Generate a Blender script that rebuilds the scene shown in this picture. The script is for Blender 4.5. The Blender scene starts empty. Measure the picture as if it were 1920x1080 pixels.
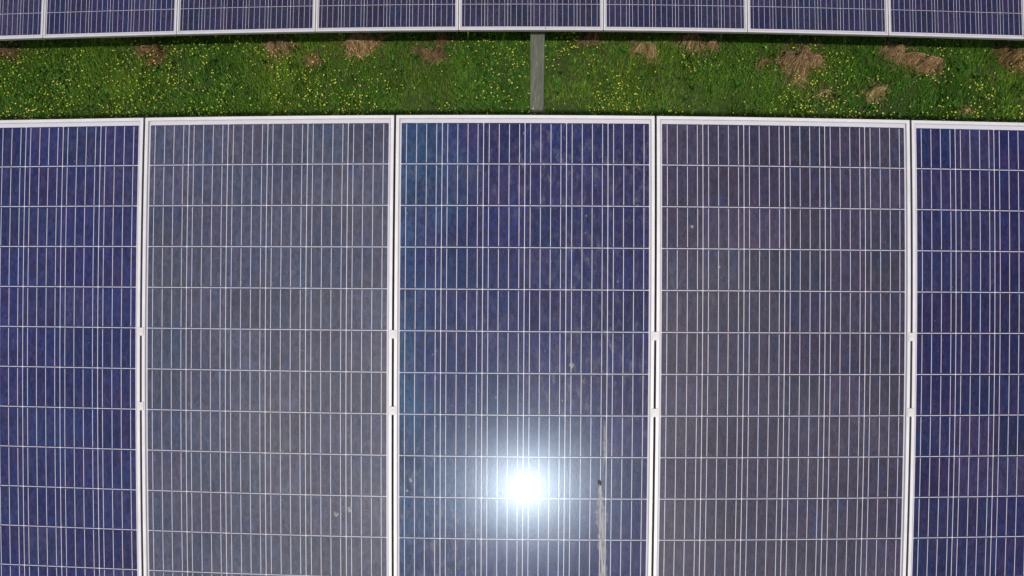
import bpy, bmesh, math, random
import numpy as np
from mathutils import Vector, Matrix, Euler

random.seed(7)
rng = np.random.default_rng(11)
scene = bpy.context.scene
COL = scene.collection
R = math.radians

# ------------------------------------------------------------------ camera
cam = bpy.data.cameras.new('drone_camera')
cam_o = bpy.data.objects.new('drone_camera', cam)
COL.objects.link(cam_o)
CAM_ROT = Matrix(((0.9997856547650495, -0.006100806206435797, 0.019784455758313023),
                  (0.017871059202483386, 0.7367777062128433, -0.675898836269691),
                  (-0.010453218117042466, 0.6761075297549739, 0.7367288092911969)))
cam_o.matrix_world = Matrix.Translation((0.0238859, -2.8908852, 4.6836203)) @ CAM_ROT.to_4x4()
# drone lens with a little barrel distortion: angle = r/f + a3*r^3
cam.sensor_fit = 'HORIZONTAL'
cam.sensor_width = 36.0
cam.sensor_height = 20.25
cam.lens = 32.8
cam.type = 'PANO'
cam.panorama_type = 'FISHEYE_LENS_POLYNOMIAL'
cam.fisheye_fov = math.pi
cam.fisheye_polynomial_k0 = 0.0
cam.fisheye_polynomial_k1 = -(1920 / 36) / 1750
cam.fisheye_polynomial_k2 = 0.0
cam.fisheye_polynomial_k3 = 0.33738e-10 * (1920 / 36) ** 3
cam.fisheye_polynomial_k4 = 0.0
cam.clip_start = 0.05
cam.clip_end = 2000.0
scene.camera = cam_o

# ------------------------------------------------------------------ sky, sun, exposure
SUN = Vector((-0.003998772698855262, -0.8052617318771409, 0.5929060237433337)).normalized()
world = bpy.data.worlds.new('World')
scene.world = world
world.use_nodes = True
wn = world.node_tree
for n in list(wn.nodes):
    wn.nodes.remove(n)
sky = wn.nodes.new('ShaderNodeTexSky')
sky.sky_type = 'NISHITA'
sky.sun_disc = False
sky.sun_elevation = math.asin(SUN.z)
sky.sun_rotation = math.atan2(SUN.x, SUN.y)
sky.altitude = 100
sky.air_density = 1.0
sky.dust_density = 1.5
bg = wn.nodes.new('ShaderNodeBackground')
bg.inputs['Strength'].default_value = 0.14
wo = wn.nodes.new('ShaderNodeOutputWorld')
wn.links.new(sky.outputs[0], bg.inputs['Color'])
wn.links.new(bg.outputs[0], wo.inputs['Surface'])

sun = bpy.data.lights.new('sun', 'SUN')
sun.energy = 3.0
sun.angle = R(0.53)
sun.color = (1.0, 0.95, 0.88)
sun_o = bpy.data.objects.new('sun', sun)
sun_o.rotation_euler = (-SUN).to_track_quat('-Z', 'Y').to_euler()
sun_o.location = SUN * 50
COL.objects.link(sun_o)

scene.view_settings.view_transform = 'Standard'
scene.view_settings.look = 'None'
scene.view_settings.exposure = 0.0
scene.view_settings.gamma = 1.0
scene.view_settings.use_curve_mapping = False
scene.render.engine = 'CYCLES'
scene.cycles.caustics_reflective = False
scene.cycles.caustics_refractive = False
scene.cycles.max_bounces = 6
scene.cycles.transparent_max_bounces = 10

# ------------------------------------------------------------------ material helpers
def mat(name):
    m = bpy.data.materials.new(name)
    m.use_nodes = True
    t = m.node_tree
    for n in list(t.nodes):
        t.nodes.remove(n)
    out = t.nodes.new('ShaderNodeOutputMaterial')
    return m, t, out

def N(t, kind, **kw):
    n = t.nodes.new(kind)
    for k, v in kw.items():
        if k.startswith('i_'):
            n.inputs[k[2:].replace('_', ' ')].default_value = v
        else:
            setattr(n, k, v)
    return n

def mixcol(t, a, b, fac, mode='MIX'):
    n = t.nodes.new('ShaderNodeMix')
    n.data_type = 'RGBA'
    n.blend_type = mode
    for sock, v in ((n.inputs[6], a), (n.inputs[7], b), (n.inputs[0], fac)):
        if hasattr(v, 'links') or hasattr(v, 'is_linked'):
            t.links.new(v, sock)
        elif isinstance(v, (tuple, list)):
            sock.default_value = tuple(v) + ((1,) if len(v) == 3 else ())
        else:
            sock.default_value = v
    return n.outputs[2]

def math_n(t, op, a, b=0.0, clamp=False):
    n = t.nodes.new('ShaderNodeMath')
    n.operation = op
    n.use_clamp = clamp
    for sock, v in ((n.inputs[0], a), (n.inputs[1], b)):
        if hasattr(v, 'is_linked'):
            t.links.new(v, sock)
        else:
            sock.default_value = v
    return n.outputs[0]

def noise(t, coord, scale, detail=3, rough=0.5, sc=(1, 1, 1), loc=None):
    mp = t.nodes.new('ShaderNodeMapping')
    mp.inputs['Scale'].default_value = sc
    t.links.new(coord, mp.inputs['Vector'])
    if loc is not None:
        t.links.new(loc, mp.inputs['Location'])
    n = t.nodes.new('ShaderNodeTexNoise')
    n.inputs['Scale'].default_value = scale
    n.inputs['Detail'].default_value = detail
    n.inputs['Roughness'].default_value = rough
    t.links.new(mp.outputs[0], n.inputs['Vector'])
    return n.outputs[0]

def ramp(t, fac, lo, hi, a=0.0, b=1.0):
    n = t.nodes.new('ShaderNodeMapRange')
    n.inputs['From Min'].default_value = lo
    n.inputs['From Max'].default_value = hi
    n.inputs['To Min'].default_value = a
    n.inputs['To Max'].default_value = b
    t.links.new(fac, n.inputs['Value'])
    return n.outputs[0]

def principled(t, out, **kw):
    p = t.nodes.new('ShaderNodeBsdfPrincipled')
    for k, v in kw.items():
        s = p.inputs[k]
        if hasattr(v, 'is_linked'):
            t.links.new(v, s)
        else:
            s.default_value = tuple(v) + (1,) if isinstance(v, tuple) and len(v) == 3 else v
    t.links.new(p.outputs[0], out.inputs['Surface'])
    return p

# polycrystalline silicon cell: the base colour is the cell's own (object colour)
def m_cell(panel=None):
    m, t, out = mat('silicon_cell')
    oi = N(t, 'ShaderNodeObjectInfo')
    tc = N(t, 'ShaderNodeTexCoord')
    co = tc.outputs['Object']
    off = t.nodes.new('ShaderNodeCombineXYZ')
    r100 = math_n(t, 'MULTIPLY', oi.outputs['Random'], 37.0)
    t.links.new(r100, off.inputs[0]); t.links.new(r100, off.inputs[2])
    streak = noise(t, co, 30.0, 3, 0.6, (5.5, 0.35, 1), off.outputs[0])
    grain = noise(t, co, 45.0, 4, 0.65, (1.6, 1.0, 1), off.outputs[0])
    hue = noise(t, co, 9.0, 2, 0.5, (3.0, 0.6, 1), off.outputs[0])
    base = mixcol(t, oi.outputs['Color'], (0.046, 0.028, 0.066), ramp(t, hue, 0.42, 0.72, 0.0, 0.40))
    base = mixcol(t, base, (0.013, 0.026, 0.085), ramp(t, hue, 0.50, 0.28, 0.0, 0.5))
    base = mixcol(t, base, (0.040, 0.028, 0.062), ramp(t, oi.outputs['Random'], 0.72, 1.0, 0.0, 0.38))
    vo = t.nodes.new('ShaderNodeTexVoronoi')
    vo.inputs['Scale'].default_value = 85.0
    mpv = t.nodes.new('ShaderNodeMapping'); mpv.inputs['Scale'].default_value = (1.25, 0.7, 1)
    t.links.new(co, mpv.inputs['Vector']); t.links.new(off.outputs[0], mpv.inputs['Location'])
    t.links.new(mpv.outputs[0], vo.inputs['Vector'])
    sv = N(t, 'ShaderNodeSeparateColor'); t.links.new(vo.outputs['Color'], sv.inputs[0])
    flake = ramp(t, sv.outputs[0], 0, 1, 0.70, 1.30)
    if panel is not None:      # sky reflection painted into the colour: paler blue along the left side, soft blotches
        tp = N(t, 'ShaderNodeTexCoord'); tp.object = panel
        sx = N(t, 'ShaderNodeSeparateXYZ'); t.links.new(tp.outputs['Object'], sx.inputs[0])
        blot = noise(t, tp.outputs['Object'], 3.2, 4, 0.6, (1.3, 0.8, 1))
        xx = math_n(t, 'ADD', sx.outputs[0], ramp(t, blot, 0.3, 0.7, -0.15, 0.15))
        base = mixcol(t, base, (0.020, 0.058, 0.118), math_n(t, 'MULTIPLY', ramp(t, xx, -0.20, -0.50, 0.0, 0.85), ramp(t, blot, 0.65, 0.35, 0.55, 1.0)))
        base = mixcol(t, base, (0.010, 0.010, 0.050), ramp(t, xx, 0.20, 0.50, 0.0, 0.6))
    v = math_n(t, 'ADD', ramp(t, streak, 0.3, 0.7, -0.16, 0.16), ramp(t, grain, 0.3, 0.7, 0.84, 1.16))
    v = math_n(t, 'MULTIPLY', v, flake)
    v = math_n(t, 'MULTIPLY', v, ramp(t, oi.outputs['Random'], 0, 1, 0.90, 1.10))
    cc = t.nodes.new('ShaderNodeCombineXYZ')
    for i in range(3):
        t.links.new(v, cc.inputs[i])
    base = mixcol(t, base, cc.outputs[0], 1.0, 'MULTIPLY')
    principled(t, out, **{'Base Color': base, 'Roughness': 0.6, 'Specular IOR Level': 0.03})
    return m

def m_plain(name, col, rough=0.5, metal=0.0, var=0.0, sc=20.0, stretch=(1, 1, 1), spec=0.5):
    m, t, out = mat(name)
    tc = N(t, 'ShaderNodeTexCoord')
    n = noise(t, tc.outputs['Object'], sc, 4, 0.6, stretch)
    c = mixcol(t, tuple(x * (1 - var) for x in col), tuple(min(1, x * (1 + var)) for x in col), ramp(t, n, 0.3, 0.7))
    principled(t, out, **{'Base Color': c, 'Roughness': rough, 'Metallic': metal, 'Specular IOR Level': spec})
    return m

# solar glass with its own film of dust; the object colour carries how dusty the pane is:
# R broad scatter of the film, G diffuse dust, B wispy marks
def m_glass():
    m, t, out = mat('solar_glass')
    oi = N(t, 'ShaderNodeObjectInfo')
    sep = N(t, 'ShaderNodeSeparateColor')
    t.links.new(oi.outputs['Color'], sep.inputs[0])
    tc = N(t, 'ShaderNodeTexCoord')
    off = t.nodes.new('ShaderNodeCombineXYZ')
    rr = math_n(t, 'MULTIPLY', oi.outputs['Random'], 51.0)
    t.links.new(rr, off.inputs[0]); t.links.new(rr, off.inputs[1])
    co = tc.outputs['Object']
    big = noise(t, co, 1.6, 3, 0.55, (1, 1, 1), off.outputs[0])
    wisp = noise(t, co, 26.0, 5, 0.7, (1.5, 0.7, 1), off.outputs[0])
    fine = noise(t, co, 90.0, 3, 0.6, (2.4, 0.12, 1), off.outputs[0])
    tr = N(t, 'ShaderNodeBsdfTransparent'); tr.inputs[0].default_value = (0.97, 0.975, 0.98, 1)
    g1 = N(t, 'ShaderNodeBsdfAnisotropic'); g1.inputs['Roughness'].default_value = 0.10
    g1.inputs['Color'].default_value = (0.92, 0.97, 1.0, 1)
    g2 = N(t, 'ShaderNodeBsdfAnisotropic'); g2.inputs['Roughness'].default_value = 0.162
    g2.inputs['Color'].default_value = (0.62, 0.81, 1.0, 1)
    g3 = N(t, 'ShaderNodeBsdfAnisotropic'); g3.inputs['Roughness'].default_value = 0.38
    g3.inputs['Color'].default_value = (1.0, 0.93, 0.84, 1)
    di = N(t, 'ShaderNodeBsdfDiffuse'); di.inputs[0].default_value = (0.55, 0.53, 0.52, 1)
    bp = N(t, 'ShaderNodeBump'); bp.inputs['Strength'].default_value = 0.04; bp.inputs['Distance'].default_value = 0.002
    t.links.new(noise(t, co, 120.0, 3, 0.7, (2.2, 0.5, 1), off.outputs[0]), bp.inputs['Height'])
    t.links.new(bp.outputs[0], g2.inputs['Normal'])
    fr = N(t, 'ShaderNodeFresnel'); fr.inputs['IOR'].default_value = 1.07
    def mix(a, b, fac):
        s = N(t, 'ShaderNodeMixShader')
        if hasattr(fac, 'is_linked'):
            t.links.new(fac, s.inputs[0])
        else:
            s.inputs[0].default_value = fac
        t.links.new(a.outputs[0], s.inputs[1]); t.links.new(b.outputs[0], s.inputs[2])
        return s
    f3 = math_n(t, 'MULTIPLY', sep.outputs[0], math_n(t, 'MULTIPLY', ramp(t, big, 0.25, 0.75, 0.55, 1.45), ramp(t, fine, 0.3, 0.7, 0.9, 1.1)))
    fd = math_n(t, 'MULTIPLY', sep.outputs[1], ramp(t, big, 0.3, 0.7, 0.6, 1.4))
    fw = math_n(t, 'MULTIPLY', sep.outputs[2], math_n(t, 'MULTIPLY', ramp(t, wisp, 0.50, 0.78, 0, 1), ramp(t, big, 0.40, 0.68, 0.1, 1)))
    fd = math_n(t, 'ADD', fd, fw, True)
    s = mix(tr, di, fd)
    s = mix(s, g3, f3)
    s = mix(s, g2, 0.0045)
    s = mix(s, g1, 0.00022)
    g4 = N(t, 'ShaderNodeBsdfAnisotropic'); g4.inputs['Roughness'].default_value = 0.36
    g4.inputs['Color'].default_value = (0.85, 0.90, 1.0, 1)
    s = mix(s, g4, fr.outputs[0])
    t.links.new(s.outputs[0], out.inputs['Surface'])
    return m

M_CELL = m_cell()
M_GLASS = m_glass()
M_BUS = m_plain('tinned_busbar', (0.44, 0.42, 0.50), 0.5, 0.0, 0.06, 60)
M_BACK = m_plain('white_backsheet', (0.48, 0.455, 0.50), 0.6, 0, 0.03, 15)
M_FRAME = m_plain('anodised_aluminium', (0.50, 0.475, 0.485), 0.5, 0.15, 0.09, 9, (1, 1, 1))
M_CLAMP = m_plain('clamp_aluminium', (0.48, 0.46, 0.45), 0.55, 0.1, 0.05, 30)
M_SEAL = m_plain('grey_sealant', (0.27, 0.26, 0.26), 0.7, 0, 0.1, 30)

def m_galv():
    m, t, out = mat('galvanised_steel')
    tc = N(t, 'ShaderNodeTexCoord')
    co = tc.outputs['Object']
    a = noise(t, co, 9, 5, 0.65, (4, 4, 0.5))
    b = noise(t, co, 40, 4, 0.6, (5, 5, 0.25))
    c = mixcol(t, (0.115, 0.125, 0.10), (0.20, 0.21, 0.175), ramp(t, a, 0.3, 0.7))
    c = mixcol(t, c, (0.42, 0.42, 0.38), ramp(t, b, 0.56, 0.72, 0, 0.8))
    d = noise(t, co, 55, 3, 0.6, (2, 2, 1))
    c = mixcol(t, c, (0.07, 0.075, 0.07), ramp(t, d, 0.60, 0.78, 0, 0.6))
    principled(t, out, **{'Base Color': c, 'Roughness': 0.6, 'Metallic': 0.25})
    return m
M_GALV = m_galv()

def m_attr(name, transl=0.25, rough=0.6, spec=0.3):
    m, t, out = mat(name)
    a = N(t, 'ShaderNodeAttribute'); a.attribute_name = 'tint'
    p = t.nodes.new('ShaderNodeBsdfPrincipled')
    p.inputs['Roughness'].default_value = rough
    p.inputs['Specular IOR Level'].default_value = spec
    t.links.new(a.outputs['Color'], p.inputs['Base Color'])
    tl = N(t, 'ShaderNodeBsdfTranslucent')
    t.links.new(a.outputs['Color'], tl.inputs[0])
    s = N(t, 'ShaderNodeMixShader'); s.inputs[0].default_value = transl
    t.links.new(p.outputs[0], s.inputs[1]); t.links.new(tl.outputs[0], s.inputs[2])
    t.links.new(s.outputs[0], out.inputs['Surface'])
    return m
M_GRASS = m_attr('grass_blades', 0.28, 0.55, 0.25)
M_HAY = m_attr('dry_hay', 0.12, 0.75, 0.15)
M_FLOWER = m_attr('buttercup_petals', 0.2, 0.5, 0.3)

def m_ground():
    m, t, out = mat('meadow_soil')
    g = N(t, 'ShaderNodeNewGeometry')
    a = noise(t, g.outputs['Position'], 0.9, 5, 0.6)
    b = noise(t, g.outputs['Position'], 35, 5, 0.7)
    c = mixcol(t, (0.030, 0.050, 0.014), (0.045, 0.075, 0.018), ramp(t, a, 0.35, 0.65))
    c = mixcol(t, c, (0.040, 0.034, 0.018), ramp(t, b, 0.45, 0.75))
    principled(t, out, **{'Base Color': c, 'Roughness': 0.95, 'Specular IOR Level': 0.1})
    return m
M_GROUND = m_ground()

# ------------------------------------------------------------------ mesh helpers
def box(bm, x0, x1, y0, y1, z0, z1, mi=0):
    vs = [bm.verts.new(p) for p in ((x0, y0, z0), (x1, y0, z0), (x1, y1, z0), (x0, y1, z0),
                                    (x0, y0, z1), (x1, y0, z1), (x1, y1, z1), (x0, y1, z1))]
    for f in ((3, 2, 1, 0), (4, 5, 6, 7), (0, 1, 5, 4), (1, 2, 6, 5), (2, 3, 7, 6), (3, 0, 4, 7)):
        bm.faces.new([vs[i] for i in f]).material_index = mi

def finish(name, bm, mats, bevel=None):
    if bevel:
        bmesh.ops.bevel(bm, geom=list(bm.edges), offset=bevel, segments=1, affect='EDGES', profile=0.5)
    bmesh.ops.recalc_face_normals(bm, faces=bm.faces)
    me = bpy.data.meshes.new(name)
    bm.to_mesh(me)
    bm.free()
    for m in (mats if isinstance(mats, (list, tuple)) else [mats]):
        me.materials.append(m)
    return me

def obj(name, me, parent=None, loc=(0, 0, 0), rot=(0, 0, 0)):
    o = bpy.data.objects.new(name, me)
    COL.objects.link(o)
    o.parent = parent
    o.location = loc
    o.rotation_euler = rot
    return o

def tag(o, label=None, cat=None, group=None, kind=None):
    for k, v in (('label', label), ('category', cat), ('group', group), ('kind', kind)):
        if v:
            o[k] = v
    return o

def raw_mesh(name, verts, tris, tint, material):
    me = bpy.data.meshes.new(name)
    nv, nt = len(verts), len(tris)
    me.vertices.add(nv)
    me.vertices.foreach_set('co', np.asarray(verts, np.float32).ravel())
    me.loops.add(nt * 3)
    me.loops.foreach_set('vertex_index', np.asarray(tris, np.int32).ravel())
    me.polygons.add(nt)
    me.polygons.foreach_set('loop_start', np.arange(0, nt * 3, 3, dtype=np.int32))
    me.update(calc_edges=True)
    at = me.attributes.new('tint', 'FLOAT_COLOR', 'POINT')
    c = np.ones((nv, 4), np.float32)
    c[:, :3] = tint
    at.data.foreach_set('color', c.ravel())
    me.materials.append(material)
    return me

# value noise for terrain height and plant patches
_G = rng.random((64, 64))
def vnoise(x, y, s):
    x = np.asarray(x) * s + 17.3; y = np.asarray(y) * s + 5.7
    xi = np.floor(x).astype(int); yi = np.floor(y).astype(int)
    fx = x - xi; fy = y - yi
    fx = fx * fx * (3 - 2 * fx); fy = fy * fy * (3 - 2 * fy)
    g = lambda a, b: _G[a % 64, b % 64]
    return (g(xi, yi) * (1 - fx) + g(xi + 1, yi) * fx) * (1 - fy) + (g(xi, yi + 1) * (1 - fx) + g(xi + 1, yi + 1) * fx) * fy

def hgt(x, y):
    # level meadow, then a low bank climbing under the upper row
    rise = .30 + np.interp(y, [2.75, 2.96, 3.6, 3.75, 4.6], [-.05, -.04, .385, .44, .52])
    return rise + (vnoise(x, y, 1.3) - 0.5) * 0.04 + (vnoise(x, y, 4.0) - 0.5) * 0.02

# ------------------------------------------------------------------ ground
def ground():
    s = [0.0]
    d = 0.18
    while s[-1] < 9:
        s.append(s[-1] + d)
    while s[-1] < 900:
        d *= 1.35
        s.append(s[-1] + d)
    ax = np.array(sorted(set([-v for v in s] + s)))
    X, Y = np.meshgrid(ax, ax + 4.0, indexing='ij')
    Z = hgt(X, Y)
    n = len(ax)
    v = np.stack([X, Y, Z], -1).reshape(-1, 3)
    i = np.arange(n * n).reshape(n, n)
    f = np.stack([i[:-1, :-1], i[1:, :-1], i[1:, 1:], i[:-1, 1:]], -1).reshape(-1, 4)
    me = bpy.data.meshes.new('ground')
    me.from_pydata(v.tolist(), [], f.tolist())
    me.materials.append(M_GROUND)
    o = obj('ground', me)
    o['kind'] = 'structure'
ground()

# ------------------------------------------------------------------ the solar panels
BETA = R(42.0)
PW, PL = 0.9918, 1.973         # panel width and length
MARG, CX, CY = 0.028, 0.1588, 0.160
GAP = 0.0026
LIP = 0.0125                   # frame lip over the glass
EDGE_T = Vector((0, 0, 2.51214452))
TILT = Matrix.Rotation(BETA, 4, 'X')

def make_panel_meshes():
    h = PW / 2
    d = {}
    # mitred frame bars: profile across the bar (0 outer edge -> LIP inner), swept with 45 degree ends
    prof = [(0, -0.040), (0, 0.0006), (0.0006, 0.0012), (LIP - 0.0008, 0.0012), (LIP, 0.0004), (LIP, -0.0030),
            (0.0030, -0.0032), (0.0030, -0.0385), (0.030, -0.0385), (0.030, -0.040)]
    def bar(length):
        bm = bmesh.new()
        a, b = [], []
        for (p, z) in prof:
            a.append(bm.verts.new((-length / 2 + p, p, z)))
            b.append(bm.verts.new((length / 2 - p, p, z)))
        k = len(prof)
        for i in range(k):
            bm.faces.new((a[i], a[(i + 1) % k], b[(i + 1) % k], b[i]))
        bm.faces.new(a); bm.faces.new(b[::-1])
        return finish('frame_bar', bm, M_FRAME)
    d['short'] = bar(PW)
    d['long'] = bar(PL)
    bm = bmesh.new()
    box(bm, -h + 0.003, h - 0.003, 0.003, PL - 0.003, -0.0085, -0.0065)
    d['back'] = finish('backsheet', bm, M_BACK)
    bm = bmesh.new()
    vs = [bm.verts.new(p) for p in ((-h + 0.0032, 0.0032, -0.0014), (h - 0.0032, 0.0032, -0.0014), (h - 0.0032, PL - 0.0032, -0.0014), (-h + 0.0032, PL - 0.0032, -0.0014))]
    bm.faces.new(vs)
    d['glass'] = finish('glass_pane', bm, M_GLASS)
    bm = bmesh.new()
    xi, yi, w = h - LIP, LIP, 0.0022
    box(bm, -xi, xi, yi, yi + w, -0.0013, -0.0006); box(bm, -xi, xi, PL - yi - w, PL - yi, -0.0013, -0.0006)
    box(bm, -xi, -xi + w, yi + w, PL - yi - w, -0.0013, -0.0006); box(bm, xi - w, xi, yi + w, PL - yi - w, -0.0013, -0.0006)
    d['seal'] = finish('edge_seal', bm, M_SEAL)
    cw, ch = (CX - GAP) / 2, (CY - GAP) / 2
    bm = bmesh.new()
    c = 0.0022
    pts = [(-cw + c, -ch), (cw - c, -ch), (cw, -ch + c), (cw, ch - c), (cw - c, ch), (-cw + c, ch), (-cw, ch - c), (-cw, -ch + c)]
    lo = [bm.verts.new((x, y, -0.0002)) for x, y in pts]
    hi = [bm.verts.new((x, y, 0.0002)) for x, y in pts]
    bm.faces.new(hi)
    bm.faces.new(lo[::-1])
    for i in range(8):
        bm.faces.new((lo[i], lo[(i + 1) % 8], hi[(i + 1) % 8], hi[i]))
    d['cell'] = finish('solar_cell', bm, M_CELL)
    bm = bmesh.new()
    rr = random.Random(3)
    for i in range(6):
        for j in range(12):
            x, y = (i - 2.5) * CX, PL - MARG - (j + 0.5) * CY
            for b in range(4):
                bx = x + (b - 1.5) * 0.0388 + rr.uniform(-.0005, .0005)
                box(bm, bx - 0.0011, bx + 0.0011, y - ch + 0.0022 + rr.uniform(0, .002), y + ch - 0.0026 - rr.uniform(0, .002), -0.0057, -0.0050)
    d['bus'] = finish('busbar_ribbons', bm, M_BUS)
    return d
PM = make_panel_meshes()

def make_panel(label, group, base, cell_col, glass_col, col_shift=None, scale_x=1.0):
    root = bpy.data.objects.new('solar_panel', None)
    root.empty_display_size = 0.2
    COL.objects.link(root)
    root.matrix_world = base @ Matrix.Diagonal((scale_x, 1, 1, 1))
    tag(root, label, 'solar panel', group)
    h = PW / 2
    obj('frame_bar', PM['short'], root, (0, 0, 0), (0, 0, 0))
    obj('frame_bar', PM['short'], root, (0, PL, 0), (0, 0, math.pi))
    obj('frame_bar', PM['long'], root, (h, PL / 2, 0), (0, 0, math.pi / 2))
    obj('frame_bar', PM['long'], root, (-h, PL / 2, 0), (0, 0, -math.pi / 2))
    obj('backsheet', PM['back'], root)
    g = obj('glass_pane', PM['glass'], root)
    g.color = tuple(glass_col) + (1,)
    obj('edge_seal', PM['seal'], root)
    b = obj('busbar_ribbons', PM['bus'], root)
    b['kind'] = 'stuff'
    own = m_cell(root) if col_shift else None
    for i in range(6):
        for j in range(12):
            c = obj('solar_cell', PM['cell'], root, ((i - 2.5) * CX, PL - MARG - (j + 0.5) * CY, -0.0061))
            k = random.uniform(0.88, 1.12)
            w = (0, 0, 0)
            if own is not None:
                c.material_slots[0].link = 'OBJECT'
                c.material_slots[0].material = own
            c.color = tuple(max(0.004, v * k + dv + random.uniform(-.0025, .0025)) for v, dv in zip(cell_col, w)) + (1,)
    return root

FRONT_BASE = Matrix.Translation(EDGE_T) @ TILT @ Matrix.Translation((0, -PL, 0))
painted_sky_edge = True
front = [
    ('lower row solar panel lying furthest beyond the left edge of the photo', (0.024, 0.024, 0.09), (0.002, 0.006, 0.02), None),
    ('lower row solar panel just beyond the left edge of the photo', (0.026, 0.026, 0.095), (0.004, 0.008, 0.02), None),
    ('deep blue lower row solar panel cut off by the left edge of the photo', (0.015, 0.020, 0.082), (0.0015, 0.006, 0.05), None),
    ('hazy grey blue solar panel directly left of the one with the sun glare', (0.035, 0.043, 0.078), (0.0085, 0.020, 0.12), None),
    ('dark blue solar panel with the round white sun glare and a dropping streak', (0.013, 0.017, 0.074), (0.001, 0.006, 0.22), painted_sky_edge),
    ('greyish violet solar panel directly right of the one with the sun glare', (0.023, 0.0205, 0.043), (0.0060, 0.008, 0.09), None),
    ('dark indigo lower row solar panel cut off by the right edge of the photo', (0.011, 0.012, 0.055), (0.0008, 0.004, 0.02), None),
    ('lower row solar panel just beyond the right edge of the photo', (0.018, 0.018, 0.075), (0.002, 0.006, 0.02), None),
    ('lower row solar panel lying furthest beyond the right edge of the photo', (0.016, 0.016, 0.07), (0.002, 0.006, 0.02), None),
]
PANELS = []
for k, (lab, cc, gc, sh) in enumerate(front):
    b = FRONT_BASE @ Matrix.Translation((k - 4.0, 0, 0))
    PANELS.append(make_panel(lab, 'solar panels of the lower row', b, cc, gc, sh))

# upper row, farther off and at the same tilt
BACK_O = Vector((-3.4831941, 2.7150347, 1.2))
BACK_BASE = Matrix.Translation(BACK_O) @ TILT @ Matrix.Rotation(0.0007, 4, 'Z')
back_labels = [
    'upper row solar panel lying furthest beyond the left edge of the photo',
    'upper row solar panel just beyond the left edge of the photo',
    'solar panel of the upper row cut off by the left edge of the view',
    'solar panel of the upper row, second from the left edge of the view',
    'solar panel of the upper row over the brown hay left of the large pale heap',
    'solar panel of the upper row above the broad tan hay heap left of the post',
    'solar panel of the upper row directly above the grey steel post',
    'upper row solar panel above the arching hay straws right of the post',
    'solar panel of the upper row above the star shaped hay heap',
    'solar panel of the upper row at the right edge of the view',
    'upper row solar panel just beyond the right edge of the photo',
    'upper row solar panel lying furthest beyond the right edge of the photo',
]
back_cols = [(.044, .042, .09), (.044, .042, .09), (.046, .043, .095), (.040, .038, .105), (.045, .043, .082), (.043, .038, .080), (.042, .040, .072), (.040, .038, .088), (.036, .036, .088), (.036, .030, .080), (.036, .032, .08), (.036, .032, .08)]
for k in range(12):
    b = BACK_BASE @ Matrix.Translation((k - 2.5, 0, 0))
    PANELS.append(make_panel(back_labels[k], 'solar panels of the upper row', b, tuple(c * f for c, f in zip(back_cols[k], (.42, .46, .62))), (0.002, 0.008, 0.02), None, 1.004))

# ------------------------------------------------------------------ racks and posts
def c_section(bm, length, w, d, lip, t, axis):
    """open C profile: web faces -Y, runs along axis from 0 to length"""
    r = 0.006
    front = [(-w / 2 + r, 0), (w / 2 - r, 0)]
    if axis == 'Z':      # the web is pressed in between two flat shoulders
        front = [(-w / 2 + r, 0), (-w * .40, 0), (-w * .36, .006), (w * .27, .006), (w * .31, 0), (w / 2 - r, 0)]
    o = front + [ (w / 2 - r * .3, r * .3), (w / 2, r), (w / 2, d), (w / 2 - lip, d), (w / 2 - lip, d - t), (w / 2 - t, d - t), (w / 2 - t, t),
         (-w / 2 + t, t), (-w / 2 + t, d - t), (-w / 2 + lip, d - t), (-w / 2 + lip, d), (-w / 2, d), (-w / 2, r), (-w / 2 + r * .3, r * .3)]
    mk = (lambda p, s: (p[0], p[1], s)) if axis == 'Z' else (lambda p, s: (s, p[1], p[0]))
    a = [bm.verts.new(mk(p, 0)) for p in o]
    b = [bm.verts.new(mk(p, length)) for p in o]
    n = len(o)
    for i in range(n):
        bm.faces.new((a[i], a[(i + 1) % n], b[(i + 1) % n], b[i]))
    bm.faces.new(a[::-1]); bm.faces.new(b)

def clamp_mesh():
    bm = bmesh.new()
    box(bm, -0.0125, 0.0125, -0.016, 0.016, 0.0014, 0.0044)
    bmesh.ops.bevel(bm, geom=list(bm.edges), offset=0.0008, segments=1, affect='EDGES')
    box(bm, -0.0038, 0.0038, -0.016, 0.016, -0.045, 0.0013)
    # socket bolt head
    ring = [(0.0050 * math.cos(a), 0.0050 * math.sin(a)) for a in [i * math.pi / 4 for i in range(8)]]
    lo = [bm.verts.new((x, y, 0.0042)) for x, y in ring]
    hi = [bm.verts.new((x, y, 0.0062)) for x, y in ring]
    bm.faces.new(hi)
    for i in range(8):
        bm.faces.new((lo[i], lo[(i + 1) % 8], hi[(i + 1) % 8], hi[i]))
    return finish('mid_clamp', bm, M_CLAMP)
CLAMP = clamp_mesh()
Y_CLAMP = (PL - (MARG + 6 * CY) - 0.1462, PL - (MARG + 6 * CY) + 0.1462)

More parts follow.
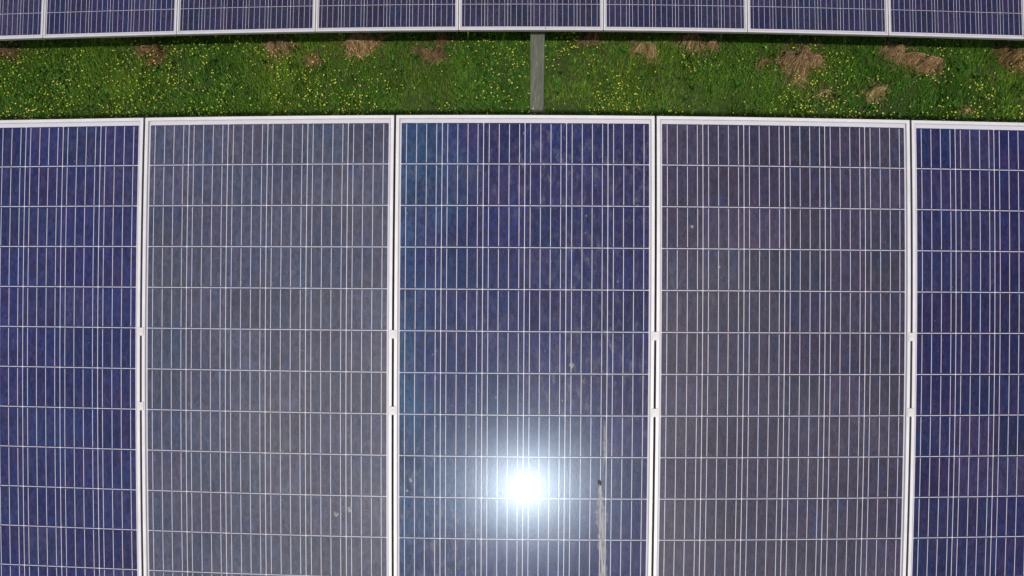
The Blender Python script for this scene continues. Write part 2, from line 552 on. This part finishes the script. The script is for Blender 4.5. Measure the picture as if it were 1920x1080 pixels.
def rack(label, group, base, x0, x1, gaps, posts, q):
    inv = base.copy()
    root = bpy.data.objects.new('mounting_rack', None)
    COL.objects.link(root)
    root.location = (posts[0], inv.translation.y + q, 0)
    tag(root, label, 'mounting rack', group)
    rel = Matrix.Translation(root.location).inverted()
    def put(o, m):
        o.matrix_local = rel @ m
    for y in Y_CLAMP:
        bm = bmesh.new()
        c_section(bm, x1 - x0, 0.050, 0.045, 0.014, 0.003, 'X')
        o = obj('purlin', finish('purlin', bm, M_GALV), root)
        put(o, inv @ Matrix.Translation((x0, y, -0.0420)) @ Matrix.Rotation(-math.pi / 2, 4, 'X'))
        for g in gaps:
            o = obj('mid_clamp', CLAMP, root)
            put(o, inv @ Matrix.Translation((g, y, 0)))
    slope_q = q / math.cos(BETA)
    for k, px in enumerate(posts):
        lx = px - inv.translation.x
        bm = bmesh.new()
        box(bm, -0.03, 0.03, -0.55, 0.55, -0.08, 0)
        o = obj('cross_beam', finish('cross_beam', bm, M_GALV, 0.003), root)
        put(o, inv @ Matrix.Translation((lx, PL / 2, -0.094)))
        ztop = inv.translation.z + q * math.tan(BETA) - 0.19 / math.cos(BETA)
        bm = bmesh.new()
        c_section(bm, ztop + 0.4, 0.104, 0.05, 0.018, 0.004, 'Z')
        o = obj('post', finish('post', bm, M_GALV), root)
        put(o, Matrix.Translation((px, inv.translation.y + q, -0.4)))
    return root

rack('grey galvanised rack whose steel post stands in the grass between the two panel rows', None,
     BACK_BASE, -3.0, 9.0, list(range(-2, 9)), [0.0655, -5.6, 5.3], 0.25)
rack('grey rack under the lower panel row, its pale clamps bridging the gaps between panels', None,
     FRONT_BASE, -4.5, 4.5, [k - 3.5 for k in range(8)], [0.0655, -4.1, 4.2], 0.62)

# ------------------------------------------------------------------ droppings and dirt on the glass
def m_drop():
    m, t, out = mat('dried_dropping')
    tc = N(t, 'ShaderNodeTexCoord')
    a = noise(t, tc.outputs['Object'], 35, 5, 0.7, (3.0, 0.45, 1))
    b = noise(t, tc.outputs['Object'], 180, 3, 0.7)
    at = N(t, 'ShaderNodeAttribute'); at.attribute_name = 'tint'
    sep = N(t, 'ShaderNodeSeparateColor'); t.links.new(at.outputs['Color'], sep.inputs[0])
    col = mixcol(t, (0.34, 0.34, 0.34), (0.56, 0.55, 0.53), ramp(t, b, 0.3, 0.7))
    d = N(t, 'ShaderNodeBsdfDiffuse'); t.links.new(col, d.inputs[0])
    tr = N(t, 'ShaderNodeBsdfTransparent')
    f = math_n(t, 'MULTIPLY', ramp(t, a, 0.34, 0.62, 0.25, 0.85), sep.outputs[0], True)
    s = N(t, 'ShaderNodeMixShader')
    t.links.new(f, s.inputs[0]); t.links.new(tr.outputs[0], s.inputs[1]); t.links.new(d.outputs[0], s.inputs[2])
    t.links.new(s.outputs[0], out.inputs['Surface'])
    return m
M_DROP = m_drop()
M_DROPDARK = m_plain('dark_dropping', (0.035, 0.033, 0.028), 0.7, 0, 0.4, 200)

def streak_mesh(name, spine, seed):
    """spine: (x, y, half width, cover) in the panel plane; a thin dried film, thicker along its middle"""
    rr = random.Random(seed)
    xs = np.linspace(0, len(spine) - 1, 46)
    S = np.array(spine)
    V, T, C = [], [], []
    for k, s in enumerate(xs):
        i = min(int(s), len(spine) - 2)
        p = S[i] + (S[i + 1] - S[i]) * (s - i)
        x, y, w, cv = p
        wl, wr = w * rr.uniform(.6, 1.25), w * rr.uniform(.6, 1.25)
        for (dx, z, c) in ((-wl, 0.0, 0.02), (-wl * .5, 0.0004, cv * .8), (0, 0.0007, cv), (wr * .5, 0.0004, cv * .8), (wr, 0.0, 0.02)):
            V.append((x + dx, y, z)); C.append((c, c, c))
    for k in range(len(xs) - 1):
        for j in range(4):
            a = k * 5 + j
            T += [(a, a + 5, a + 1), (a + 1, a + 5, a + 6)]
    return raw_mesh(name, V, T, np.array(C), M_DROP)

FACE = Matrix.Translation(EDGE_T) @ TILT       # plane coordinates (x, y down-slope negative) of the lower row
def on_glass(o, x=0, y=0):
    o.matrix_world = FACE @ Matrix.Translation((x, y, -0.0010))
    return o

def blob_mesh(name, rx, ry, h, seed, material):
    rr = random.Random(seed)
    n = 14
    V = [(0, 0, h)]
    k1 = [rr.uniform(.72, 1.25) for _ in range(n)]
    for f, z in ((.55, .8), (1, 0)):
        for i in range(n):
            a = 2 * math.pi * i / n
            V.append((rx * f * k1[i] * math.cos(a), ry * f * k1[i] * math.sin(a), h * z))
    F = [(0, 1 + i, 1 + (i + 1) % n) for i in range(n)]
    for i in range(n):
        a, b = 1 + i, 1 + (i + 1) % n
        F += [(a, a + n, b), (b, a + n, b + n)]
    return raw_mesh(name, V, F, np.full((len(V), 3), 0.7), material)

root = bpy.data.objects.new('bird_dropping', None)
COL.objects.link(root)
on_glass(root, 0.2944, -1.4034)
tag(root, 'long whitish bird dropping streak with a dark head beside the sun glare', 'bird dropping')
def rel(pts):
    return [(x - 0.2944, y + 1.4034, w, c) for x, y, w, c in pts]
obj('streak', streak_mesh('streak', rel([(.2944, -1.408, .004, .9), (.2955, -1.43, .010, .9), (.2970, -1.47, .016, .95), (.2985, -1.52, .025, .85), (.3010, -1.56, .026, .85), (.3040, -1.60, .020, .95), (.3060, -1.66, .018, 1.0), (.3085, -1.75, .018, .95), (.3095, -1.86, .014, .8), (.3100, -1.90, .003, .2)]), 5), root)
obj('upper_smear', streak_mesh('upper_smear', rel([(.3100, -1.165, .004, .25), (.3110, -1.20, .008, .55), (.3130, -1.25, .011, .65), (.3110, -1.30, .009, .7), (.3060, -1.33, .006, .5), (.3020, -1.37, .003, .2)]), 9), root)
obj('dark_head', blob_mesh('dark_head', .0065, .0125, .004, 4, M_DROPDARK), root, (0.0, 0.0, 0.0012), (0, 0, R(20)))

spots = [((0.1826, -0.9548), .012, 'round pale dropping spot in the lower right of the glare panel'),
         ((0.6399, -0.4241), .0085, 'small pale spot high on the panel right of the glare panel'),
         ((0.7427, -0.5761), .0075, 'small pale spot a little below another on the greyish violet panel'),
         ((-0.7205, -1.5416), .013, 'dull pale smudge low on the hazy grey panel, left of its neighbour'),
         ((-0.6683, -1.5196), .013, 'dull pale smudge low on the hazy grey panel, right of its neighbour'),
         ((-0.1046, -1.0789), .006, 'tiny white spot above the sun glare'),
         ((-0.4303, -1.4008), .010, 'faint pale spot near the left frame bar of the glare panel'),
         ((-0.4447, -1.4424), .007, 'faint pale spot left of the sun glare, just below another')]
for i, ((x, y), r_, lab) in enumerate(spots):
    o = obj('dropping_spot', blob_mesh('dropping_spot', r_ * .7, r_ * .8, .0008, 20 + i, M_DROP))
    on_glass(o, x, y)
    tag(o, lab, 'dropping spot', 'pale dropping spots on the glass')

# dust grains nobody could count: tiny pale specks strewn over the lower panes
V, T, C = [], [], []
for k in range(420):
    x = rng.uniform(-2.4, 2.4); y = rng.uniform(-1.93, -.03)
    if abs((x + 2.5) % 1 - 0.0) < .03 or abs((x + 2.5) % 1 - 1) < .03:
        continue
    s = rng.uniform(.0008, .0024) * (1.5 if -.5 < x < .5 else 1)
    b = len(V)
    for i in range(6):
        a = i * math.pi / 3 + rng.uniform(-.3, .3)
        V.append((x + s * math.cos(a) * .8, y + s * 1.3 * math.sin(a), 0.0))
        C.append((.5,) * 3)
    V.append((x, y, .0004)); C.append((.7,) * 3)
    T += [(b + 6, b + i, b + (i + 1) % 6) for i in range(6)]
o = obj('dust_specks', raw_mesh('dust_specks', V, T, np.array(C), M_DROP))
on_glass(o)
tag(o, 'pale dust specks strewn over the glass of the lower panels', None, None, 'stuff')

o = obj('dirt_fleck', blob_mesh('dirt_fleck', .007, .004, .003, 77, M_DROPDARK))
o.matrix_world = BACK_BASE @ Matrix.Translation((3.602, 0.013, 0.0012))
tag(o, 'tiny dark fleck on the bottom frame bar of an upper panel left of the post', 'dirt fleck')

# ------------------------------------------------------------------ grass and flowers
def lerp(a, b, t):
    return np.asarray(a)[None, :] * (1 - t[:, None]) + np.asarray(b)[None, :] * t[:, None]

def blades(n, x0, x1, y0, y1, hmin, hmax, wmin, wmax):
    x = rng.uniform(x0, x1, n); y = rng.uniform(y0, y1, n)
    p = vnoise(x, y, 2.2) * .6 + vnoise(x, y, 6.0) * .4
    tuft = vnoise(x, y, 11.0)
    h = rng.uniform(hmin, hmax, n) * (0.55 + .85 * p) * (0.45 + 1.2 * tuft)
    w = rng.uniform(wmin, wmax, n)
    a = rng.uniform(0, 2 * np.pi, n)                 # facing
    ld = rng.uniform(0, 2 * np.pi, n)                # lean direction
    ln = np.abs(rng.normal(0.55, 0.45, n)) * h
    b = np.stack([x, y, hgt(x, y) - 0.004], 1)
    side = np.stack([np.cos(a), np.sin(a), np.zeros(n)], 1) * (w / 2)[:, None]
    lean = np.stack([np.cos(ld), np.sin(ld), np.zeros(n)], 1) * ln[:, None]
    up = np.zeros((n, 3)); up[:, 2] = h
    mid = b + up * .6 + lean * .35
    tip = b + up * np.clip(1 - .25 * (ln / h)[:, None], .4, 1) + lean
    V = np.stack([b - side, b + side, mid - side * .8, mid + side * .8, tip], 1).reshape(-1, 3)
    i = (np.arange(n) * 5)[:, None]
    T = np.concatenate([i + [0, 1, 2], i + [1, 3, 2], i + [2, 3, 4]], 1).reshape(-1, 3)
    q = np.clip((vnoise(x, y, 1.7) - .5) * 1.3 + .5 + rng.normal(0, .22, n), 0, 1)
    q = np.clip(q + (vnoise(x + 50, y + 20, .9) - .5) * .7, 0, 1)
    c = lerp((0.062, 0.195, 0.020), (0.185, 0.305, 0.032), q)
    dead = rng.random(n) < (0.035 + 0.10 * np.clip(vnoise(x + 3, y, 2.6) - .6, 0, 1))
    c[dead] = (0.22, 0.18, 0.085)
    c *= (rng.uniform(.75, 1.2, n) * (.72 + .56 * vnoise(x + 31, y + 7, 8.0)))[:, None]
    return V, T, np.repeat(c, 5, 0)

def leaves(n, x0, x1, y0, y1):
    x = rng.uniform(x0, x1, n); y = rng.uniform(y0, y1, n)
    keep = vnoise(x, y, 3.1) + rng.normal(0, .12, n) > .48
    x, y = x[keep], y[keep]; n = len(x)
    z = hgt(x, y) + rng.uniform(.02, .085, n)
    s = rng.uniform(.005, .011, n)
    a = rng.uniform(0, 2 * np.pi, n)
    t1 = np.stack([np.cos(a), np.sin(a), rng.normal(0, .45, n)], 1) * s[:, None]
    t2 = np.stack([-np.sin(a), np.cos(a), rng.normal(0, .45, n)], 1) * (s * .62)[:, None]
    c = np.stack([x, y, z], 1)
    V = np.stack([c - t1, c + t2, c + t1, c - t2], 1).reshape(-1, 3)
    i = (np.arange(n) * 4)[:, None]
    T = np.concatenate([i + [0, 1, 2], i + [0, 2, 3]], 1).reshape(-1, 3)
    col = lerp((0.060, 0.175, 0.022), (0.135, 0.255, 0.028), rng.random(n))
    return V, T, np.repeat(col, 4, 0)

def join(parts):
    V, T, C, o = [], [], [], 0
    for v, t, c in parts:
        V.append(v); T.append(t + o); C.append(c); o += len(v)
    return np.concatenate(V), np.concatenate(T), np.concatenate(C)

parts = [blades(230000, -5.6, 5.4, 2.4, 4.4, .03, .095, .0025, .0058),
         leaves(150000, -5.6, 5.4, 2.4, 4.4),
         blades(90000, -9, 9, -3.5, 2.4, .06, .14, .005, .010),
         blades(90000, -9, 9, 4.4, 11, .06, .14, .005, .010),
         blades(30000, -9, -5.6, 2.4, 4.4, .05, .13, .004, .008),
         blades(30000, 5.4, 9, 2.4, 4.4, .05, .13, .004, .008)]
V, T, C = join(parts)
g = obj('grass', raw_mesh('grass', V, T, C, M_GRASS))
tag(g, 'lush green meadow grass growing between and under the panel rows', None, None, 'stuff')

def flowers(n, x0, x1, y0, y1):
    x = rng.uniform(x0, x1, n); y = rng.uniform(y0, y1, n)
    d = vnoise(x, y, 2.4) * .5 + vnoise(x + 9, y + 2, 6.5) * .5
    keep = rng.random(n) < np.clip((d - .40) * 4.2, .05, 1)
    x, y = x[keep], y[keep]; n = len(x)
    z = hgt(x, y) + rng.uniform(.06, .13, n)
    r = rng.uniform(.0036, .0074, n)
    az = rng.uniform(0, 2 * np.pi, n)
    tl = np.abs(rng.normal(0, .35, n))
    # flower axis leans a little to the light
    ax = np.stack([np.sin(tl) * np.cos(az), np.sin(tl) * np.sin(az) - .35, np.cos(tl)], 1)
    ax /= np.linalg.norm(ax, axis=1)[:, None]
    t1 = np.cross(ax, [1.0, 0.1, 0]); t1 /= np.linalg.norm(t1, axis=1)[:, None]
    t2 = np.cross(ax, t1)
    c = np.stack([x, y, z], 1)
    vs = [c - ax * (r * .35)[:, None]]
    for k in range(10):
        f = 1.0 if k % 2 == 0 else .72
        a = k * np.pi / 5
        vs.append(c + (t1 * np.cos(a) + t2 * np.sin(a)) * (r * f)[:, None])
    # stem
    g0 = np.stack([x, y, hgt(x, y)], 1)
    vs += [g0 + [-.0008, 0, 0], g0 + [.0008, 0, 0], c - ax * (r * .4)[:, None]]
    V = np.stack(vs, 1).reshape(-1, 3)
    m = len(vs)
    i = (np.arange(n) * m)[:, None]
    tri = [i + [0, 1 + k, 1 + (k + 1) % 10] for k in range(10)] + [i + [11, 12, 13]]
    T = np.concatenate(tri, 1).reshape(-1, 3)
    col = lerp((0.62, 0.62, 0.04), (0.70, 0.72, 0.16), rng.random(n))
    C = np.repeat(col, m, 0).reshape(n, m, 3)
    C[:, 11:] = (0.05, 0.12, 0.02)
    return V, T, C.reshape(-1, 3)
V, T, C = join([flowers(19000, -5.6, 5.4, 2.4, 4.4), flowers(2500, -9, 9, -3.5, 2.4), flowers(2500, -9, 9, 4.4, 11)])
f = obj('wildflowers', raw_mesh('wildflowers', V, T, C, M_FLOWER))
tag(f, 'tiny yellow buttercups scattered through the green grass', None, None, 'stuff')

# ------------------------------------------------------------------ dry hay clumps
def hay_mesh(seed, lobes, n, tone, length=(.05, .15)):
    """lobes: (dx, dy, rx, ry, h, angle). Loose curved straws laid over low mounds, ends hanging out."""
    r = np.random.default_rng(seed)
    lobes = [(dx * .9, dy * .58, rx * .77, ry * .55, h * 1.6, a) for dx, dy, rx, ry, h, a in lobes]
    V, T, C = [], [], []
    areas = np.array([l[2] * l[3] for l in lobes]); areas = areas / areas.sum()
    # matted body of each lobe, painted dark for the shade in its hollows
    for (dx, dy, rx, ry, h, ang) in lobes:
        ca, sa = math.cos(ang), math.sin(ang)
        nr, na = 5, 18
        b = len(V)
        jit = np.array([.85 + .30 * math.sin(4 * math.pi * q / na + seed) + .28 * math.sin(6 * math.pi * q / na + 2.1 * seed) + r.uniform(-.1, .1) for q in range(na)])
        for ir in range(nr + 1):
            f = ir / nr
            for ia in range(na):
                a = 2 * math.pi * ia / na
                lx, ly = rx * f * jit[ia] * .85 * math.cos(a), ry * f * jit[ia] * .85 * math.sin(a)
                zz = h * .70 * (1 - f ** 2.2) * r.uniform(.8, 1.15) + .004
                V.append((dx + lx * ca - ly * sa, dy + lx * sa + ly * ca, zz))
                C.append(np.array(tone) * r.uniform(.14, .32))
        for ir in range(nr):
            for ia in range(na):
                p, q = b + ir * na + ia, b + ir * na + (ia + 1) % na
                T += [(p, p + na, q), (q, p + na, q + na)]
    for k in range(int(n * .8)):
        dx, dy, rx, ry, h, ang = lobes[r.choice(len(lobes), p=areas)]
        ca, sa = math.cos(ang), math.sin(ang)
        rad = math.sqrt(r.random()) * 1.02
        a = r.uniform(0, 2 * math.pi)
        rad *= 1 + .30 * math.sin(2 * a + seed) + .28 * math.sin(3 * a + 2.1 * seed)
        lx, ly = rx * rad * math.cos(a), ry * rad * math.sin(a)
        base = np.array([dx + lx * ca - ly * sa, dy + lx * sa + ly * ca, 0.0])
        # straws tend to follow the lobe's long axis
        th = ang + r.normal(0, .7) + (math.pi if r.random() < .5 else 0) if r.random() < .45 else r.uniform(0, 2 * math.pi)
        L = r.uniform(*length) * (0.6 + .6 * min(1, max(rx, ry) / .12))
        d = np.array([math.cos(th), math.sin(th), 0.0])
        s = np.array([-d[1], d[0], 0.0])
        w = r.uniform(.0012, .0030)
        bend = r.normal(0, .22)
        lift = r.normal(0, .16)
        rows = []
        for u in np.linspace(-.5, .5, 5):
            p = base + d * (u * L) + s * (bend * L * (u * u))
            px, py = p[0] - dx, p[1] - dy
            qx, qy = (px * ca + py * sa) / rx, (-px * sa + py * ca) / ry
            rr2 = min(1.6, qx * qx + qy * qy)
            z = h * 1.15 * max(0.0, 1 - rr2 ** 1.6) * (0.75 + .45 * r.random()) * (.8 + .4 * math.sin(23 * p[0] + seed) * math.sin(27 * p[1] + 2 * seed)) + .012 + r.uniform(0, .012) + lift * u * L
            rows.append((p[0], p[1], max(.002, z)))
        b = len(V)
        tc = np.array(tone) * r.uniform(.40, 1.75) * np.array([1, r.uniform(.92, 1.06), r.uniform(.8, 1.1)])
        tw = np.array([0, 0, r.normal(0, .6)])
        for (px, py, pz) in rows:
            o_ = (s + tw) * w
            V.append((px - o_[0], py - o_[1], pz - o_[2])); V.append((px + o_[0], py + o_[1], pz + o_[2]))
            C.append(tc); C.append(tc)
        for j in range(4):
            q = b + 2 * j
            T += [(q, q + 1, q + 2), (q + 1, q + 3, q + 2)]
    return raw_mesh('hay_clump', np.array(V), np.array(T), np.array(C), M_HAY)

TAN, BROWN, PALE = (0.235, 0.160, 0.086), (0.145, 0.095, 0.050), (0.27, 0.21, 0.105)
HAY = [
    ((2.158, 3.341), [(0, .02, .16, .11, .11, .1), (-.13, .06, .06, .09, .09, 1.2), (.12, .06, .09, .05, .07, -.3), (-.01, -.15, .045, .13, .05, .1), (.02, .17, .05, .09, .07, .2)], 900, TAN, 'large star shaped heap of tan hay in the grass right of the post'),
    ((3.058, 3.374), [(-.14, .12, .10, .07, .09, -.5), (.0, .03, .12, .05, .08, -.5), (.14, -.06, .12, .085, .12, 0)], 760, (.27, .175, .098), 'long humped ridge of tan hay below the upper panel at the right'),
    ((2.726, 3.154), [(0, 0, .085, .055, .09, 0), (.06, .03, .04, .04, .10, .8)], 300, PALE, 'small peaked tuft of straw coloured hay in the middle of the grass at the right'),
    ((0.923, 3.396), [(.03, 0, .075, .07, .09, -.7), (-.06, .05, .06, .04, .08, .5)], 340, (.26, .185, .095), 'small tan hay tuft between the post and the arching straws'),
    ((1.329, 3.45), [(-.05, .03, .14, .035, .10, -.15), (.12, .0, .06, .04, .08, 0)], 330, (.22, .155, .08), 'thin bent hay with long arching straws under the upper panel right of the post'),
    ((-1.331, 3.453), [(-.02, 0, .13, .10, .11, .2), (.09, .06, .06, .06, .08, .3)], 620, (.27, .18, .095), 'broad heap of tan hay under the upper panel left of the post'),
    ((-1.979, 3.437), [(.04, .02, .08, .07, .08, .3), (-.06, -.02, .06, .10, .06, 1.2)], 420, (.21, .14, .08), 'reddish tan hay heap left of the broad one under the upper panels'),
    ((-0.802, 3.399), [(0, 0, .10, .04, .06, -.4), (.08, -.04, .05, .04, .06, -.3)], 240, BROWN, 'flattened brown hay strip between the broad tan heap and the post'),
    ((3.88, 3.41), [(0, 0, .09, .10, .08, .2), (-.06, .10, .06, .05, .06, 0), (.06, -.12, .06, .07, .05, 0)], 420, (.18, .115, .055), 'brown hay heap at the right edge of the grass strip'),
    ((-3.071, 3.445), [(-.03, .03, .10, .06, .07, .2), (.08, .0, .06, .05, .06, -.2), (.05, -.14, .09, .04, .04, .5)], 220, (.15, .098, .050), 'dull brown hay heap in the left part of the grass strip'),
    ((-4.284, 3.462), [(0, 0, .12, .06, .07, .1)], 260, (.12, .075, .042), 'dark brown hay patch at the left edge of the grass strip'),
    ((-1.711, 3.346), [(0, 0, .06, .05, .045, 0)], 150, (.19, .12, .062), 'small low hay wisp in front of the two tan heaps left of the post'),
    ((-0.68, 3.498), [(0, 0, .05, .08, .07, .2)], 150, BROWN, 'small brown hay tuft tucked under the upper panel just left of the post'),
    ((1.838, 3.339), [(0, 0, .07, .04, .05, .3)], 80, (.16, .105, .050), 'small reddish brown hay wisp left of the star shaped heap'),
    ((0.498, 3.495), [(0, 0, .12, .05, .06, .15)], 240, (.135, .088, .05), 'low reddish brown hay under the upper panel just right of the post'),
    ((3.461, 3.029), [(0, 0, .05, .05, .04, 0)], 120, (.20, .165, .075), 'faint pale hay patch close to the lower panels at the right'),
    ((2.309, 3.141), [(0, 0, .11, .04, .04, .1)], 70, (.19, .15, .07), 'thin straw wisp lying below the star shaped heap'),
]
for i, (p, lobes, n, tone, lab) in enumerate(HAY):
    o = obj('hay_clump', hay_mesh(100 + i, lobes, n, tone))
    o.location = (p[0], p[1], float(hgt(p[0], p[1])) + 0.004)
    o.rotation_euler = (math.atan2(float(hgt(p[0], p[1] + .1) - hgt(p[0], p[1] - .1)), .2), 0, 0)
    tag(o, lab, 'hay clump', 'clumps of dry mown hay in the grass')

# stray straws thinning out from the heaps into the turf, too many to count
def loose_straw():
    r = np.random.default_rng(5)
    V, T, C = [], [], []
    for (p, lobes, n, tone, lab) in HAY:
        m = int(n * .55)
        for k in range(m):
            l = lobes[r.integers(len(lobes))]
            sp = max(l[2], l[3]) * .9
            x = p[0] + l[0] * .9 + r.normal(0, sp * .95); y = p[1] + l[1] * .58 + r.normal(0, sp * .62)
            z = float(hgt(x, y)) + r.uniform(.015, .07)
            L = r.uniform(.03, .11); a = r.uniform(0, 2 * math.pi); w = r.uniform(.0010, .0024)
            d = np.array([math.cos(a), math.sin(a) * .85, r.normal(0.1, .35)]) * L / 2
            q = np.array([-math.sin(a), math.cos(a), r.normal(0, .8)]) * w
            c = np.array([x, y, z]); up = np.array([0, 0, L * r.uniform(.02, .12)])
            b = len(V)
            for e in (c - d - q, c - d + q, c + up - q, c + up + q, c + d):
                V.append(e); C.append(np.array(tone) * 1.0)
            col = np.array(tone) * r.uniform(.5, 1.5)
            for i in range(5):
                C[-1 - i] = col
            T += [(b, b + 1, b + 2), (b + 1, b + 3, b + 2), (b + 2, b + 3, b + 4)]
    o = obj('loose_straw', raw_mesh('loose_straw', np.array(V), np.array(T), np.array(C), M_HAY))
    tag(o, 'stray straws scattered in the grass around the dry hay clumps', None, None, 'stuff')
loose_straw()

# broad leaved weeds mixed into the turf
def weeds(n):
    r = np.random.default_rng(8)
    V, T, C = [], [], []
    for k in range(n):
        x, y = r.uniform(-5.4, 5.2), r.uniform(2.5, 4.2)
        z = float(hgt(x, y))
        R0 = r.uniform(.02, .052)
        tone = np.array((.072, .185, .026)) * r.uniform(.6, 1.35) * np.array([r.uniform(.8, 1.5), 1, 1])
        for j in range(r.integers(6, 13)):
            a = r.uniform(0, 2 * math.pi); L = R0 * r.uniform(.6, 1.15); w = L * r.uniform(.16, .30)
            d = np.array([math.cos(a), math.sin(a), 0]); s_ = np.array([-d[1], d[0], 0]) * w
            h0 = r.uniform(.02, .06); h1 = h0 + L * r.uniform(.1, .7); h2 = h1 - L * r.uniform(0, .35)
            o_ = np.array([x, y, z])
            P = [o_ + [0, 0, h0 * .5], o_ + d * L * .5 - s_ + [0, 0, h1], o_ + d * L * .5 + s_ + [0, 0, h1], o_ + d * L * .5 + [0, 0, h1 - w * .35], o_ + d * L + [0, 0, h2]]
            b = len(V)
            V += P
            C += [tone * r.uniform(.85, 1.15)] * 5
            T += [(b, b + 3, b + 1), (b, b + 2, b + 3), (b + 1, b + 3, b + 4), (b + 3, b + 2, b + 4)]
    o = obj('weeds', raw_mesh('weeds', np.array(V), np.array(T), np.array(C), M_GRASS))
    tag(o, 'low broad leaved weeds mixed into the meadow grass', None, None, 'stuff')
weeds(1500)
